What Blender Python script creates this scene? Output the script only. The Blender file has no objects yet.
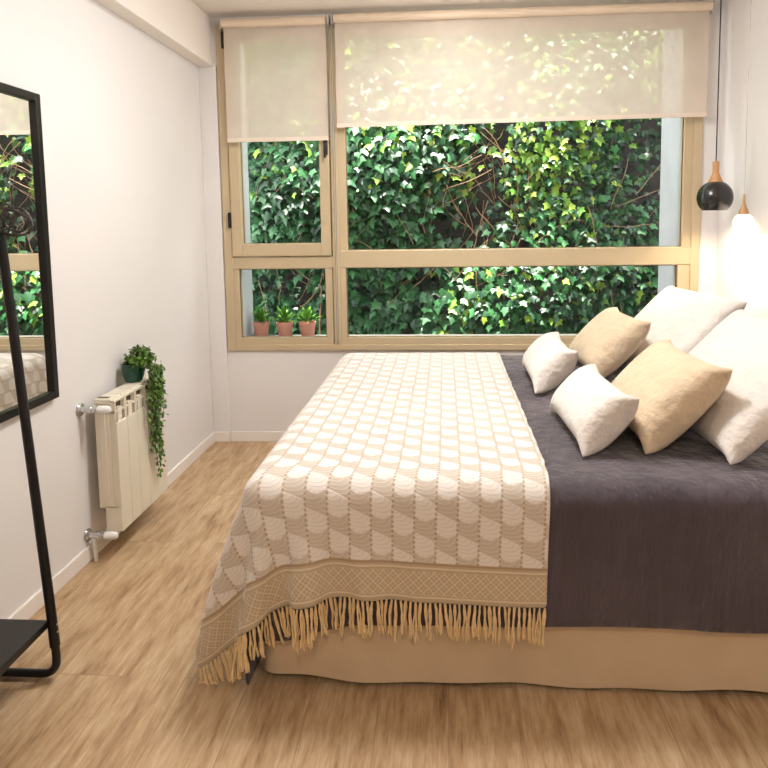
import bpy, bmesh, math, random
import numpy as np
from mathutils import Vector, Matrix

random.seed(7)
rng = np.random.default_rng(7)
PI = math.pi
scene = bpy.context.scene
COL = scene.collection

# ------------------------------------------------------------------ measures of the room
CAM_H = 1.3045
XL, XR = -1.41, 1.535          # left / right wall
YB, YF = 3.745, -2.2           # window wall / wall behind the camera
ZC = 2.49                      # ceiling
WX0, WX1, WZ0, WZ1 = -1.30, 1.432, 0.56, 2.445   # window opening
BX0, BX1, BY0, BY1, BZ = -0.55, 1.50, 1.69, 3.44, 0.585   # bed block

# ------------------------------------------------------------------ small helpers
def lin(c):
    out = []
    for v in c[:3]:
        v = v / 255.0
        out.append(v / 12.92 if v <= 0.04045 else ((v + 0.055) / 1.055) ** 2.4)
    return (*out, 1.0)

def link(o, parent=None):
    COL.objects.link(o)
    if parent is not None:
        o.parent = parent
    return o

def tag(o, label=None, cat=None, group=None, kind=None):
    if label: o['label'] = label
    if cat: o['category'] = cat
    if group: o['group'] = group
    if kind: o['kind'] = kind
    return o

def empty(name, loc=(0, 0, 0)):
    o = bpy.data.objects.new(name, None)
    o.empty_display_size = 0.05
    o.location = loc
    return link(o)

def shade(me, smooth, angle=None):
    for p in me.polygons:
        p.use_smooth = smooth

class MB:
    """collects shapes into one mesh"""
    def __init__(self):
        self.bm = bmesh.new()
    def box(self, x0, x1, y0, y1, z0, z1, bevel=0.0, seg=2):
        m = Matrix.Translation(((x0+x1)/2, (y0+y1)/2, (z0+z1)/2)) @ Matrix.Diagonal((abs(x1-x0), abs(y1-y0), abs(z1-z0), 1))
        r = bmesh.ops.create_cube(self.bm, size=1.0, matrix=m)
        if bevel > 0:
            vs = set(r['verts'])
            es = [e for e in self.bm.edges if e.verts[0] in vs and e.verts[1] in vs]
            bmesh.ops.bevel(self.bm, geom=es, offset=bevel, segments=seg, profile=0.5, affect='EDGES')
        return self
    def tube(self, pts, r, sides=10, cap=True):
        pts = [Vector(p) for p in pts]
        n = len(pts)
        rad = r if isinstance(r, (list, tuple)) else [r]*n
        rings = []
        up = None
        for i, p in enumerate(pts):
            if i == 0: d = pts[1]-pts[0]
            elif i == n-1: d = pts[-1]-pts[-2]
            else: d = (pts[i+1]-pts[i]).normalized()+(pts[i]-pts[i-1]).normalized()
            if d.length < 1e-9: d = Vector((0, 0, 1))
            d.normalize()
            if up is None:
                up = d.orthogonal().normalized()
            else:
                up = (up - d*up.dot(d))
                if up.length < 1e-6: up = d.orthogonal()
                up.normalize()
            s = d.cross(up)
            rings.append([self.bm.verts.new(p+(up*math.cos(2*PI*k/sides)+s*math.sin(2*PI*k/sides))*rad[i]) for k in range(sides)])
        for a, b in zip(rings[:-1], rings[1:]):
            for k in range(sides):
                self.bm.faces.new((a[k], a[(k+1) % sides], b[(k+1) % sides], b[k]))
        if cap:
            self.bm.faces.new(list(reversed(rings[0]))); self.bm.faces.new(rings[-1])
        return self
    def lathe(self, prof, c=(0, 0, 0), axis='z', seg=32):
        """prof: list of (radius, height)"""
        c = Vector(c); rings = []
        for r, h in prof:
            ring = []
            for k in range(seg):
                a = 2*PI*k/seg
                v = Vector((r*math.cos(a), r*math.sin(a), h))
                if axis == 'x': v = Vector((v.z, v.x, v.y))
                if axis == 'y': v = Vector((v.y, v.z, v.x))
                ring.append(self.bm.verts.new(c+v))
            rings.append(ring)
        for a, b in zip(rings[:-1], rings[1:]):
            for k in range(seg):
                self.bm.faces.new((a[k], a[(k+1) % seg], b[(k+1) % seg], b[k]))
        if prof[0][0] > 1e-6: self.bm.faces.new(list(reversed(rings[0])))
        if prof[-1][0] > 1e-6: self.bm.faces.new(rings[-1])
        return self
    def torus(self, c, normal, R, r, seg=32, sides=8):
        n = Vector(normal).normalized(); u = n.orthogonal().normalized(); v = n.cross(u); c = Vector(c)
        rings = []
        for i in range(seg):
            a = 2*PI*i/seg; d = u*math.cos(a)+v*math.sin(a)
            rings.append([self.bm.verts.new(c+d*(R+r*math.cos(2*PI*k/sides))+n*(r*math.sin(2*PI*k/sides))) for k in range(sides)])
        for i in range(seg):
            a, b = rings[i], rings[(i+1) % seg]
            for k in range(sides):
                self.bm.faces.new((a[k], b[k], b[(k+1) % sides], a[(k+1) % sides]))
        return self
    def build(self, name, mat, parent=None, smooth=False, origin=None):
        bmesh.ops.remove_doubles(self.bm, verts=self.bm.verts, dist=1e-6)
        bmesh.ops.recalc_face_normals(self.bm, faces=self.bm.faces)
        me = bpy.data.meshes.new(name)
        self.bm.to_mesh(me); self.bm.free()
        me.materials.append(mat)
        o = bpy.data.objects.new(name, me)
        link(o, parent)
        off = Vector((0, 0, 0))
        if parent is not None:
            off = parent.location.copy()
            pp = parent.parent
            while pp is not None:
                off += pp.location; pp = pp.parent
        if origin is not None:
            off = Vector(origin)
            o.location = off
        if off.length > 0:
            me.transform(Matrix.Translation(-off))
        if smooth:
            shade(me, True)
            try:
                me.set_sharp_from_angle(angle=math.radians(40))
            except Exception:
                pass
        return o

def mesh_obj(name, verts, faces, mat, parent=None, smooth=True, uv=None, color=None, origin=None):
    off = np.zeros(3)
    if parent is not None:
        q = parent
        while q is not None:
            off += np.array(q.location); q = q.parent
    if origin is not None:
        off = np.array(origin, float)
    me = bpy.data.meshes.new(name)
    me.from_pydata((np.asarray(verts)-off).tolist(), [], faces if isinstance(faces, list) else faces.tolist())
    me.materials.append(mat)
    if uv is not None:
        lay = me.uv_layers.new(name='UVMap')
        li = np.zeros(len(me.loops), dtype=np.int32); me.loops.foreach_get('vertex_index', li)
        lay.data.foreach_set('uv', np.asarray(uv, dtype=np.float32)[li].ravel())
    if color is not None:
        ca = me.color_attributes.new('Col', 'FLOAT_COLOR', 'POINT')
        ca.data.foreach_set('color', np.asarray(color, dtype=np.float32).ravel())
    shade(me, smooth)
    me.update()
    o = bpy.data.objects.new(name, me)
    link(o, parent)
    if origin is not None: o.location = origin
    return o

# ------------------------------------------------------------------ materials
class NT:
    """small builder for shader node trees"""
    def __init__(self, name):
        self.m = bpy.data.materials.new(name); self.m.use_nodes = True
        self.t = self.m.node_tree; self.n = self.t.nodes
        self.n.clear()
        self.out = self.n.new('ShaderNodeOutputMaterial')
    def L(self, a, b): self.t.links.new(a, b)
    def put(self, sock, v):
        if isinstance(v, bpy.types.NodeSocket): self.L(v, sock)
        else: sock.default_value = v
    def math(self, op, a, b=None, c=None, clamp=False):
        n = self.n.new('ShaderNodeMath'); n.operation = op; n.use_clamp = clamp
        self.put(n.inputs[0], a)
        if b is not None: self.put(n.inputs[1], b)
        if c is not None: self.put(n.inputs[2], c)
        return n.outputs[0]
    def sstep(self, lo, hi, x):
        n = self.n.new('ShaderNodeMapRange'); n.interpolation_type = 'SMOOTHSTEP'
        self.put(n.inputs[0], x); self.put(n.inputs[1], lo); self.put(n.inputs[2], hi)
        return n.outputs[0]
    def mix(self, f, a, b, mode='MIX'):
        n = self.n.new('ShaderNodeMix'); n.data_type = 'RGBA'; n.blend_type = mode
        self.put(n.inputs[0], f); self.put(n.inputs[6], a); self.put(n.inputs[7], b)
        return n.outputs[2]
    def coord(self, which='Object', scale=(1, 1, 1)):
        tc = self.n.new('ShaderNodeTexCoord'); mp = self.n.new('ShaderNodeMapping')
        mp.inputs['Scale'].default_value = scale
        self.L(tc.outputs[which], mp.inputs['Vector'])
        return mp.outputs[0]
    def noise(self, vec, scale, detail=4, rough=0.55, out=0):
        n = self.n.new('ShaderNodeTexNoise'); n.inputs['Scale'].default_value = scale
        n.inputs['Detail'].default_value = detail; n.inputs['Roughness'].default_value = rough
        self.L(vec, n.inputs['Vector'])
        return n.outputs[out]
    def ramp(self, f, stops):
        n = self.n.new('ShaderNodeValToRGB')
        el = n.color_ramp.elements
        while len(el) < len(stops): el.new(0.5)
        for e, (p, c) in zip(el, stops):
            e.position = p; e.color = c
        self.L(f, n.inputs[0])
        return n.outputs[0]
    def bump(self, h, strength=0.3, dist=0.01):
        n = self.n.new('ShaderNodeBump'); n.inputs['Strength'].default_value = strength
        n.inputs['Distance'].default_value = dist
        self.L(h, n.inputs['Height'])
        return n.outputs[0]
    def bsdf(self, col, rough=0.5, metal=0.0, normal=None, spec=None, sheen=None):
        n = self.n.new('ShaderNodeBsdfPrincipled')
        self.put(n.inputs['Base Color'], col); self.put(n.inputs['Roughness'], rough)
        n.inputs['Metallic'].default_value = metal
        if spec is not None: n.inputs['Specular IOR Level'].default_value = spec
        if sheen is not None:
            n.inputs['Sheen Weight'].default_value = sheen; n.inputs['Sheen Roughness'].default_value = 0.5
        if normal is not None: self.L(normal, n.inputs['Normal'])
        return n.outputs[0]
    def done(self, sh):
        self.L(sh, self.out.inputs[0]); return self.m

def plain(name, rgb, rough=0.5, metal=0.0, spec=None, var=0.04, vscale=8.0, bump=0.0, bscale=200.0, bdist=0.002, sheen=None):
    t = NT(name); v = t.coord()
    c = lin(rgb)
    n = t.noise(v, vscale, 3)
    lo = tuple(x*(1-var) for x in c[:3])+(1,); hi = tuple(min(1, x*(1+var)) for x in c[:3])+(1,)
    col = t.ramp(n, [(0.3, lo), (0.7, hi)])
    nm = t.bump(t.noise(v, bscale, 3), bump, bdist) if bump > 0 else None
    return t.done(t.bsdf(col, rough, metal, nm, spec, sheen))

M = {}
M['wall'] = plain('painted_plaster', (233, 229, 227), 0.75, var=0.02, vscale=1.5, bump=0.12, bscale=60, bdist=0.003)
M['ceiling'] = plain('ceiling_paint', (244, 236, 228), 0.8, var=0.015, vscale=1.2)
M['skirting'] = plain('skirting_paint', (242, 236, 230), 0.4, var=0.01)
M['frame'] = plain('champagne_aluminium', (200, 181, 148), 0.42, 0.1, var=0.03, vscale=5, bump=0.02, bscale=300)
M['framedark'] = plain('champagne_shadow_gap', (120, 98, 66), 0.5, 0.1)
M['black'] = plain('black_metal', (20, 19, 19), 0.35, 0.2, var=0.1)
M['blackwood'] = plain('black_board', (26, 24, 23), 0.38, 0.0, var=0.15, vscale=30)
M['chrome'] = plain('chrome', (205, 205, 205), 0.22, 0.9)
M['chain'] = plain('steel_chain', (150, 148, 145), 0.35, 0.6)
M['radiator'] = plain('radiator_enamel', (232, 224, 205), 0.35, var=0.02)
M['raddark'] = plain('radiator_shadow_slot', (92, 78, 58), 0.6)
M['valvewhite'] = plain('white_plastic', (240, 238, 236), 0.3)
M['blindbar'] = plain('blind_bar', (226, 206, 182), 0.5, var=0.02)
M['blindhem'] = plain('blind_hem', (232, 216, 200), 0.8, var=0.02)
M['skirt'] = plain('beige_cotton', (214, 190, 158), 0.85, var=0.06, vscale=6, bump=0.25, bscale=500, sheen=0.2)
M['mattress'] = plain('mattress_ticking', (225, 220, 212), 0.9)
M['white_cotton'] = plain('white_cotton', (232, 224, 216), 0.85, var=0.03, vscale=12, bump=0.55, bscale=17, bdist=0.03, sheen=0.15)
M['beige_cotton'] = plain('beige_linen', (220, 198, 168), 0.85, var=0.04, vscale=14, bump=0.55, bscale=17, bdist=0.03, sheen=0.15)
M['pendant'] = plain('black_lacquer', (24, 23, 23), 0.25, 0.0, spec=0.7)
def mat_opal():
    t = NT('lit_opal_glass')
    b = t.n.new('ShaderNodeBsdfPrincipled'); b.inputs['Base Color'].default_value = lin((245, 240, 232)); b.inputs['Roughness'].default_value = 0.3
    b.inputs['Emission Color'].default_value = lin((255, 232, 200)); b.inputs['Emission Strength'].default_value = 1.6
    return t.done(b.outputs[0])
M['pendant_white'] = mat_opal()
M['lightwood'] = plain('light_wood', (196, 146, 98), 0.45, var=0.12, vscale=40)
M['cord'] = plain('dark_cord', (46, 40, 36), 0.7)
M['palecord'] = plain('pale_cord', (205, 198, 190), 0.7)
M['greenpot'] = plain('dark_green_ceramic', (18, 66, 48), 0.3)
M['pinkpot'] = plain('pink_clay', (240, 172, 154), 0.7, var=0.05, vscale=20)
M['soil'] = plain('soil', (50, 38, 28), 0.95, var=0.3, vscale=60)
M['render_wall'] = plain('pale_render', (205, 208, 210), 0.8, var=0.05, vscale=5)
M['render_shade'] = plain('pale_render_shaded', (158, 161, 164), 0.8, var=0.05, vscale=5)  # the same pale render, its colour darkened to offset sun on the right reveal
M['sill'] = plain('pale_stone', (92, 90, 85), 0.7, var=0.06, vscale=20)
M['twig'] = plain('dry_twig', (150, 118, 88), 0.8, var=0.25, vscale=12)
M['ring'] = plain('grey_wire', (74, 66, 64), 0.45, 0.4)
M['tassel'] = plain('tan_yarn', (236, 206, 154), 0.9, var=0.12, vscale=60, bump=0.3, bscale=700, sheen=0.3)
M['shoe'] = plain('tan_leather', (190, 128, 92), 0.5)

def mat_floor():
    t = NT('oak_laminate')
    tc = t.n.new('ShaderNodeTexCoord')
    mp = t.n.new('ShaderNodeMapping'); mp.inputs['Rotation'].default_value = (0, 0, PI/2)
    t.L(tc.outputs['Object'], mp.inputs['Vector'])
    b = t.n.new('ShaderNodeTexBrick')
    b.offset = 0.37; b.offset_frequency = 2
    b.inputs['Scale'].default_value = 1.0
    b.inputs['Brick Width'].default_value = 1.25; b.inputs['Row Height'].default_value = 0.19
    b.inputs['Mortar Size'].default_value = 0.0012; b.inputs['Mortar Smooth'].default_value = 0.3
    b.inputs['Color1'].default_value = (0.25, 0.25, 0.25, 1); b.inputs['Color2'].default_value = (0.75, 0.75, 0.75, 1)
    b.inputs['Mortar'].default_value = (0, 0, 0, 1)
    t.L(mp.outputs[0], b.inputs['Vector'])
    # shift the grain per plank
    off = t.n.new('ShaderNodeVectorMath'); off.operation = 'MULTIPLY_ADD'
    t.L(b.outputs['Color'], off.inputs[0]); off.inputs[1].default_value = (7.3, 3.1, 0); t.L(tc.outputs['Object'], off.inputs[2])
    def st(sx, sy):
        m = t.n.new('ShaderNodeMapping'); m.inputs['Scale'].default_value = (sx, sy, 1)
        t.L(off.outputs[0], m.inputs['Vector']); return m.outputs[0]
    grain = t.noise(st(36, 5.0), 1.0, 6, 0.68)
    fine = t.noise(st(170, 12), 1.0, 4, 0.6)
    broad = t.noise(st(9, 2.4), 1.0, 5, 0.65)
    g = t.math('ADD', t.math('MULTIPLY', grain, 0.5), t.math('MULTIPLY', broad, 0.36))
    g = t.math('ADD', g, t.math('MULTIPLY', fine, 0.22))
    col = t.ramp(g, [(0.40, lin((136, 104, 72))), (0.49, lin((176, 144, 108))), (0.58, lin((196, 167, 131))), (0.68, lin((214, 190, 156)))])
    tone = t.mix(0.22, col, b.outputs['Color'], 'SOFT_LIGHT')
    col2 = t.mix(t.math('MULTIPLY', b.outputs['Fac'], 0.28), tone, lin((96, 70, 46)))
    nm = t.bump(t.math('ADD', t.math('MULTIPLY', fine, 0.5), t.math('MULTIPLY', b.outputs['Fac'], -1.0)), 0.12, 0.002)
    rough = t.math('ADD', 0.34, t.math('MULTIPLY', fine, 0.22))
    return t.done(t.bsdf(col2, rough, 0, nm, 0.35))
M['floor'] = mat_floor()

def mat_glass(name, tint=(0.97, 0.98, 0.97, 1)):
    t = NT(name)
    tr = t.n.new('ShaderNodeBsdfTransparent'); tr.inputs[0].default_value = tint
    gl = t.n.new('ShaderNodeBsdfGlossy'); gl.inputs['Roughness'].default_value = 0.0
    fr = t.n.new('ShaderNodeFresnel'); fr.inputs[0].default_value = 1.5
    f = t.math('MULTIPLY', fr.outputs[0], 0.38, clamp=True)
    mx = t.n.new('ShaderNodeMixShader'); t.L(f, mx.inputs[0]); t.L(tr.outputs[0], mx.inputs[1]); t.L(gl.outputs[0], mx.inputs[2])
    return t.done(mx.outputs[0])
M['glass'] = mat_glass('window_glass')

def mat_mirror():
    t = NT('mirror_silver')
    return t.done(t.bsdf((0.93, 0.95, 0.94, 1), 0.01, 1.0))
M['mirror'] = mat_mirror()

def mat_sheer():
    t = NT('sheer_blind_fabric')
    v = t.coord('Object')
    n = t.noise(v, 9, 3)
    weave = t.noise(t.coord('Object', (900, 1, 900)), 1.0, 2)
    col = t.ramp(n, [(0.3, lin((232, 218, 206))), (0.7, lin((240, 226, 214)))])
    d = t.n.new('ShaderNodeBsdfDiffuse'); t.L(col, d.inputs[0])
    tl = t.n.new('ShaderNodeBsdfTranslucent'); t.L(col, tl.inputs[0])
    m1 = t.n.new('ShaderNodeMixShader'); m1.inputs[0].default_value = 0.28
    t.L(d.outputs[0], m1.inputs[1]); t.L(tl.outputs[0], m1.inputs[2])
    tr = t.n.new('ShaderNodeBsdfTransparent'); tr.inputs[0].default_value = (1, 0.97, 0.93, 1)
    m2 = t.n.new('ShaderNodeMixShader')
    t.L(t.math('ADD', 0.07, t.math('MULTIPLY', weave, 0.16)), m2.inputs[0])
    t.L(m1.outputs[0], m2.inputs[1]); t.L(tr.outputs[0], m2.inputs[2])
    return t.done(m2.outputs[0])
M['sheer'] = mat_sheer()

def mat_leaf(name, rough=0.35, trans=0.25, spec=0.5):
    t = NT(name)
    a = t.n.new('ShaderNodeAttribute'); a.attribute_name = 'Col'
    v = t.coord('Object')
    n = t.noise(v, 60, 2)
    col = t.mix(t.math('MULTIPLY', n, 0.35), a.outputs['Color'], t.mix(1.0, a.outputs['Color'], (0.55, 0.6, 0.5, 1), 'MULTIPLY'))
    p = t.bsdf(col, rough, 0, None, spec)
    tl = t.n.new('ShaderNodeBsdfTranslucent'); t.L(col, tl.inputs[0])
    mx = t.n.new('ShaderNodeMixShader'); mx.inputs[0].default_value = trans
    t.L(p, mx.inputs[1]); t.L(tl.outputs[0], mx.inputs[2])
    return t.done(mx.outputs[0])
M['leaf'] = mat_leaf('ivy_leaf', 0.38, 0.2, 0.5)
M['smallleaf'] = mat_leaf('small_leaf', 0.4, 0.2, 0.4)

def mat_emit(name, rgb, s):
    t = NT(name); e = t.n.new('ShaderNodeEmission'); e.inputs[0].default_value = lin(rgb); e.inputs[1].default_value = s
    return t.done(e.outputs[0])
M['bulb'] = mat_emit('warm_bulb', (255, 214, 150), 30.0)

def mat_garden_wall():
    t = NT('dark_garden_wall'); v = t.coord()
    c = t.ramp(t.noise(v, 5, 6, 0.65), [(0.35, lin((22, 20, 19))), (0.7, lin((62, 55, 48)))])
    return t.done(t.bsdf(c, 0.9, 0, t.bump(t.noise(v, 40, 4), 0.4, 0.01)))
M['garden_wall'] = mat_garden_wall()

def mat_duvet():
    t = NT('charcoal_cotton'); v = t.coord()
    n = t.noise(v, 3.0, 4)
    col = t.ramp(n, [(0.3, lin((72, 63, 70))), (0.7, lin((88, 77, 85)))])
    wr = t.noise(t.coord('Object', (2.2, 2.2, 1)), 2.4, 5, 0.6)
    wr2 = t.noise(t.coord('Object', (13, 4, 1.6)), 1.0, 3, 0.5)
    h = t.math('ADD', wr, t.math('MULTIPLY', wr2, 0.7))
    nm = t.bump(h, 0.9, 0.05)
    return t.done(t.bsdf(col, 0.72, 0, nm, 0.3, 0.35))
M['duvet'] = mat_duvet()

def mat_throw():
    t = NT('woven_fan_throw')
    uv = t.n.new('ShaderNodeUVMap'); uv.uv_map = 'UVMap'
    sp = t.n.new('ShaderNodeSeparateXYZ'); t.L(uv.outputs[0], sp.inputs[0])
    u, v = sp.outputs[0], sp.outputs[1]
    W, H = 0.058, 0.098
    U = t.math('DIVIDE', u, W); c = t.math('FLOOR', U); f = t.math('SUBTRACT', U, c)
    V = t.math('MULTIPLY_ADD', t.math('FLOORED_MODULO', c, 2.0), 0.43, t.math('DIVIDE', v, H))
    tt = t.math('FRACT', t.math('MULTIPLY_ADD', f, 0.26, V))
    arch = t.math('MULTIPLY', t.math('SINE', t.math('MULTIPLY', f, PI)), 0.13)
    light = t.sstep(0.37, 0.44, t.math('SUBTRACT', t.math('ADD', tt, arch), t.math('MULTIPLY', f, 0.26)))
    light = t.math('MULTIPLY', light, t.sstep(1.0, 0.97, tt))
    # fan ribs
    a = t.math('SUBTRACT', 1.05, t.math('FRACT', t.math('MULTIPLY', tt, 2.0)))
    r = t.math('SQRT', t.math('ADD', t.math('MULTIPLY', f, f), t.math('MULTIPLY', t.math('MULTIPLY', a, a), 1.3)))
    ribs = t.sstep(0.55, 0.95, t.math('SINE', t.math('MULTIPLY', r, 30.0)))
    cl = t.mix(t.math('MULTIPLY', ribs, 0.6), lin((240, 233, 226)), lin((220, 208, 196)))
    cd = t.mix(t.math('MULTIPLY', ribs, 0.75), lin((210, 197, 183)), lin((227, 216, 205)))
    base = t.mix(light, cd, cl)
    # beaded column edges
    edge = t.sstep(0.42, 0.47, t.math('ABSOLUTE', t.math('SUBTRACT', f, 0.5)))
    bead = t.sstep(-0.2, 0.4, t.math('SINE', t.math('MULTIPLY', v, 2*PI/0.013)))
    ec = t.mix(bead, lin((150, 122, 98)), lin((228, 206, 182)))
    base = t.mix(t.math('MULTIPLY', edge, 0.55), base, ec)
    # border band with a lattice
    BW = 0.112
    k = 2*PI/0.028
    d1 = t.math('ABSOLUTE', t.math('SINE', t.math('MULTIPLY', t.math('ADD', u, v), k/2)))
    d2 = t.math('ABSOLUTE', t.math('SINE', t.math('MULTIPLY', t.math('SUBTRACT', u, v), k/2)))
    dm = t.math('MINIMUM', d1, d2)
    d3 = t.math('ABSOLUTE', t.math('SINE', t.math('MULTIPLY', t.math('ADD', u, v), k)))
    d4 = t.math('ABSOLUTE', t.math('SINE', t.math('MULTIPLY', t.math('SUBTRACT', u, v), k)))
    dm2 = t.math('MINIMUM', d3, d4)
    lat = t.math('MAXIMUM', t.sstep(0.3, 0.12, dm), t.math('MULTIPLY', t.sstep(0.35, 0.1, dm2), 0.75))
    inner = t.math('MULTIPLY', t.sstep(0.020, 0.023, v), t.sstep(0.090, 0.087, v))
    lat = t.math('MULTIPLY', lat, inner)
    l1 = t.sstep(0.0035, 0.0015, t.math('ABSOLUTE', t.math('SUBTRACT', v, 0.016)))
    l2 = t.sstep(0.0035, 0.0015, t.math('ABSOLUTE', t.math('SUBTRACT', v, 0.097)))
    lines = t.math('MAXIMUM', lat, t.math('MAXIMUM', l1, l2))
    bc = t.mix(lines, lin((196, 177, 150)), lin((224, 209, 186)))
    bc = t.mix(t.math('MULTIPLY', t.sstep(0.104, 0.107, v), 0.6), bc, lin((160, 130, 98)))
    col = t.mix(t.sstep(BW+0.0015, BW-0.0015, v), base, bc)
    # loose weave
    wv = t.noise(t.coord('UV', (420, 420, 1)), 1.0, 2)
    col = t.mix(0.25, col, t.mix(wv, (0.35, 0.33, 0.3, 1), (0.75, 0.73, 0.7, 1)), 'OVERLAY')
    h = t.math('ADD', t.math('MULTIPLY', light, 0.6), t.math('ADD', t.math('MULTIPLY', ribs, 0.25), t.math('MULTIPLY', wv, 0.5)))
    sh = t.bsdf(col, 0.85, 0, t.bump(h, 0.5, 0.004), 0.2, 0.5)
    pn = sh.node
    t.L(t.math('MULTIPLY_ADD', light, -0.9, 1.0), pn.inputs['Sheen Weight'])      # the brushed darker yarn has more bloom
    pn.inputs['Sheen Roughness'].default_value = 0.35
    return t.done(sh)
M['throw'] = mat_throw()

# ------------------------------------------------------------------ cloth solver (position based, numpy)
def grid_edges(idx, d, stride_i, stride_j):
    di, dj = d
    n, m = idx.shape
    groups = []
    a = idx[:n-di, :m-dj] if dj >= 0 else idx[:n-di, -dj:]
    b = idx[di:, dj:] if dj >= 0 else idx[di:, :m+dj]
    ii, jj = np.meshgrid(np.arange(a.shape[0]), np.arange(a.shape[1]), indexing='ij')
    key = (ii // di) % 2 if di > 0 else (jj // abs(dj)) % 2
    for c in (0, 1):
        s = key == c
        if s.any(): groups.append((a[s], b[s]))
    return groups

def relax(X, w, groups):
    for a, b, L, k in groups:
        d = X[b]-X[a]
        l = np.sqrt((d*d).sum(1))+1e-12
        ws = w[a]+w[b]+1e-12
        s = k*(l-L)/(l*ws)
        X[a] += (w[a]*s)[:, None]*d
        X[b] -= (w[b]*s)[:, None]*d

def rounded_box_push(X, prev, lo, hi, r, margin, friction=0.6):
    c = (lo+hi)/2; h = (hi-lo)/2-r
    q = X-c
    inner = np.clip(q, -h, h)
    d = q-inner
    l = np.sqrt((d*d).sum(1))
    hit = l < r+margin
    out = hit & (l > 1e-6)
    n = np.zeros_like(X)
    n[out] = d[out]/l[out][:, None]
    deep = hit & (l <= 1e-6)
    n[deep] = (0, 0, 1)
    tgt = X.copy()
    tgt[out] = c+inner[out]+n[out]*(r+margin)
    tgt[deep, 2] = hi[2]+margin
    mv = tgt[hit]-prev[hit]
    nn = n[hit]
    vn = (mv*nn).sum(1)[:, None]*nn
    X[hit] = prev[hit]+vn+(mv-vn)*(1-friction)
    return X

def drape(s0, s1, t0, t1, dx, lo, hi, r, margin, steps, jitter=0.002, wind=None, skew=0.0, iters=10):
    ns = int(round((s1-s0)/dx))+1; nt = int(round((t1-t0)/dx))+1
    S, T = np.meshgrid(np.linspace(s0, s1, ns), np.linspace(t0, t1, nt), indexing='ij')
    ex, ey = S[1, 0]-S[0, 0], T[0, 1]-T[0, 0]
    T2 = T-skew*((S-s0)/(s1-s0)-0.5)*(t1-T)/(t1-t0)
    X = np.stack([S, T2, np.full_like(S, hi[2]+margin+0.002)], -1).reshape(-1, 3)
    X += rng.normal(0, jitter, X.shape)*(1, 1, 0)
    idx = np.arange(ns*nt).reshape(ns, nt)
    w = np.ones(ns*nt)
    fixed = (S.ravel() > lo[0]+0.12) & (T.ravel() > lo[1]+0.12) & (T.ravel() < hi[1]-0.08)
    w[fixed] = 0
    X[fixed, 2] = hi[2]+margin
    groups = []
    for d, k in (((1, 0), 1.0), ((0, 1), 1.0), ((1, 1), 0.5), ((1, -1), 0.5), ((2, 0), 0.12), ((0, 2), 0.12), ((4, 0), 0.03), ((0, 4), 0.03)):
        L = math.hypot(d[0]*ex, d[1]*ey)
        for a, b in grid_edges(idx, d, 0, 0):
            live = (w[a]+w[b]) > 0
            a2, b2 = a[live], b[live]
            groups.append((a2, b2, np.full(len(a2), L), k))
    P = X.copy(); vel = np.zeros_like(X); dt = 1/50
    if wind is not None: W_ = wind(S.ravel(), T.ravel())
    for st in range(steps):
        vel *= 0.965
        vel[:, 2] -= 9.8*dt
        if wind is not None: vel += W_*dt
        vel[fixed] = 0
        X = P+vel*dt
        for it in range(iters):
            relax(X, w, groups)
            if it % 3 == 2:
                X = rounded_box_push(X, P, lo, hi, r, margin)
        X = rounded_box_push(X, P, lo, hi, r, margin)
        X[:, 2] = np.maximum(X[:, 2], 0.012)
        X[fixed] = P[fixed]
        vel = (X-P)/dt
        sp = np.sqrt((vel*vel).sum(1)); big = sp > 3
        vel[big] *= (3/sp[big])[:, None]
        P = X
    faces = np.stack([idx[:-1, :-1], idx[1:, :-1], idx[1:, 1:], idx[:-1, 1:]], -1).reshape(-1, 4)
    uv = np.stack([S.ravel()-s0, T.ravel()-t0], -1)
    return P, faces, uv, idx

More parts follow.
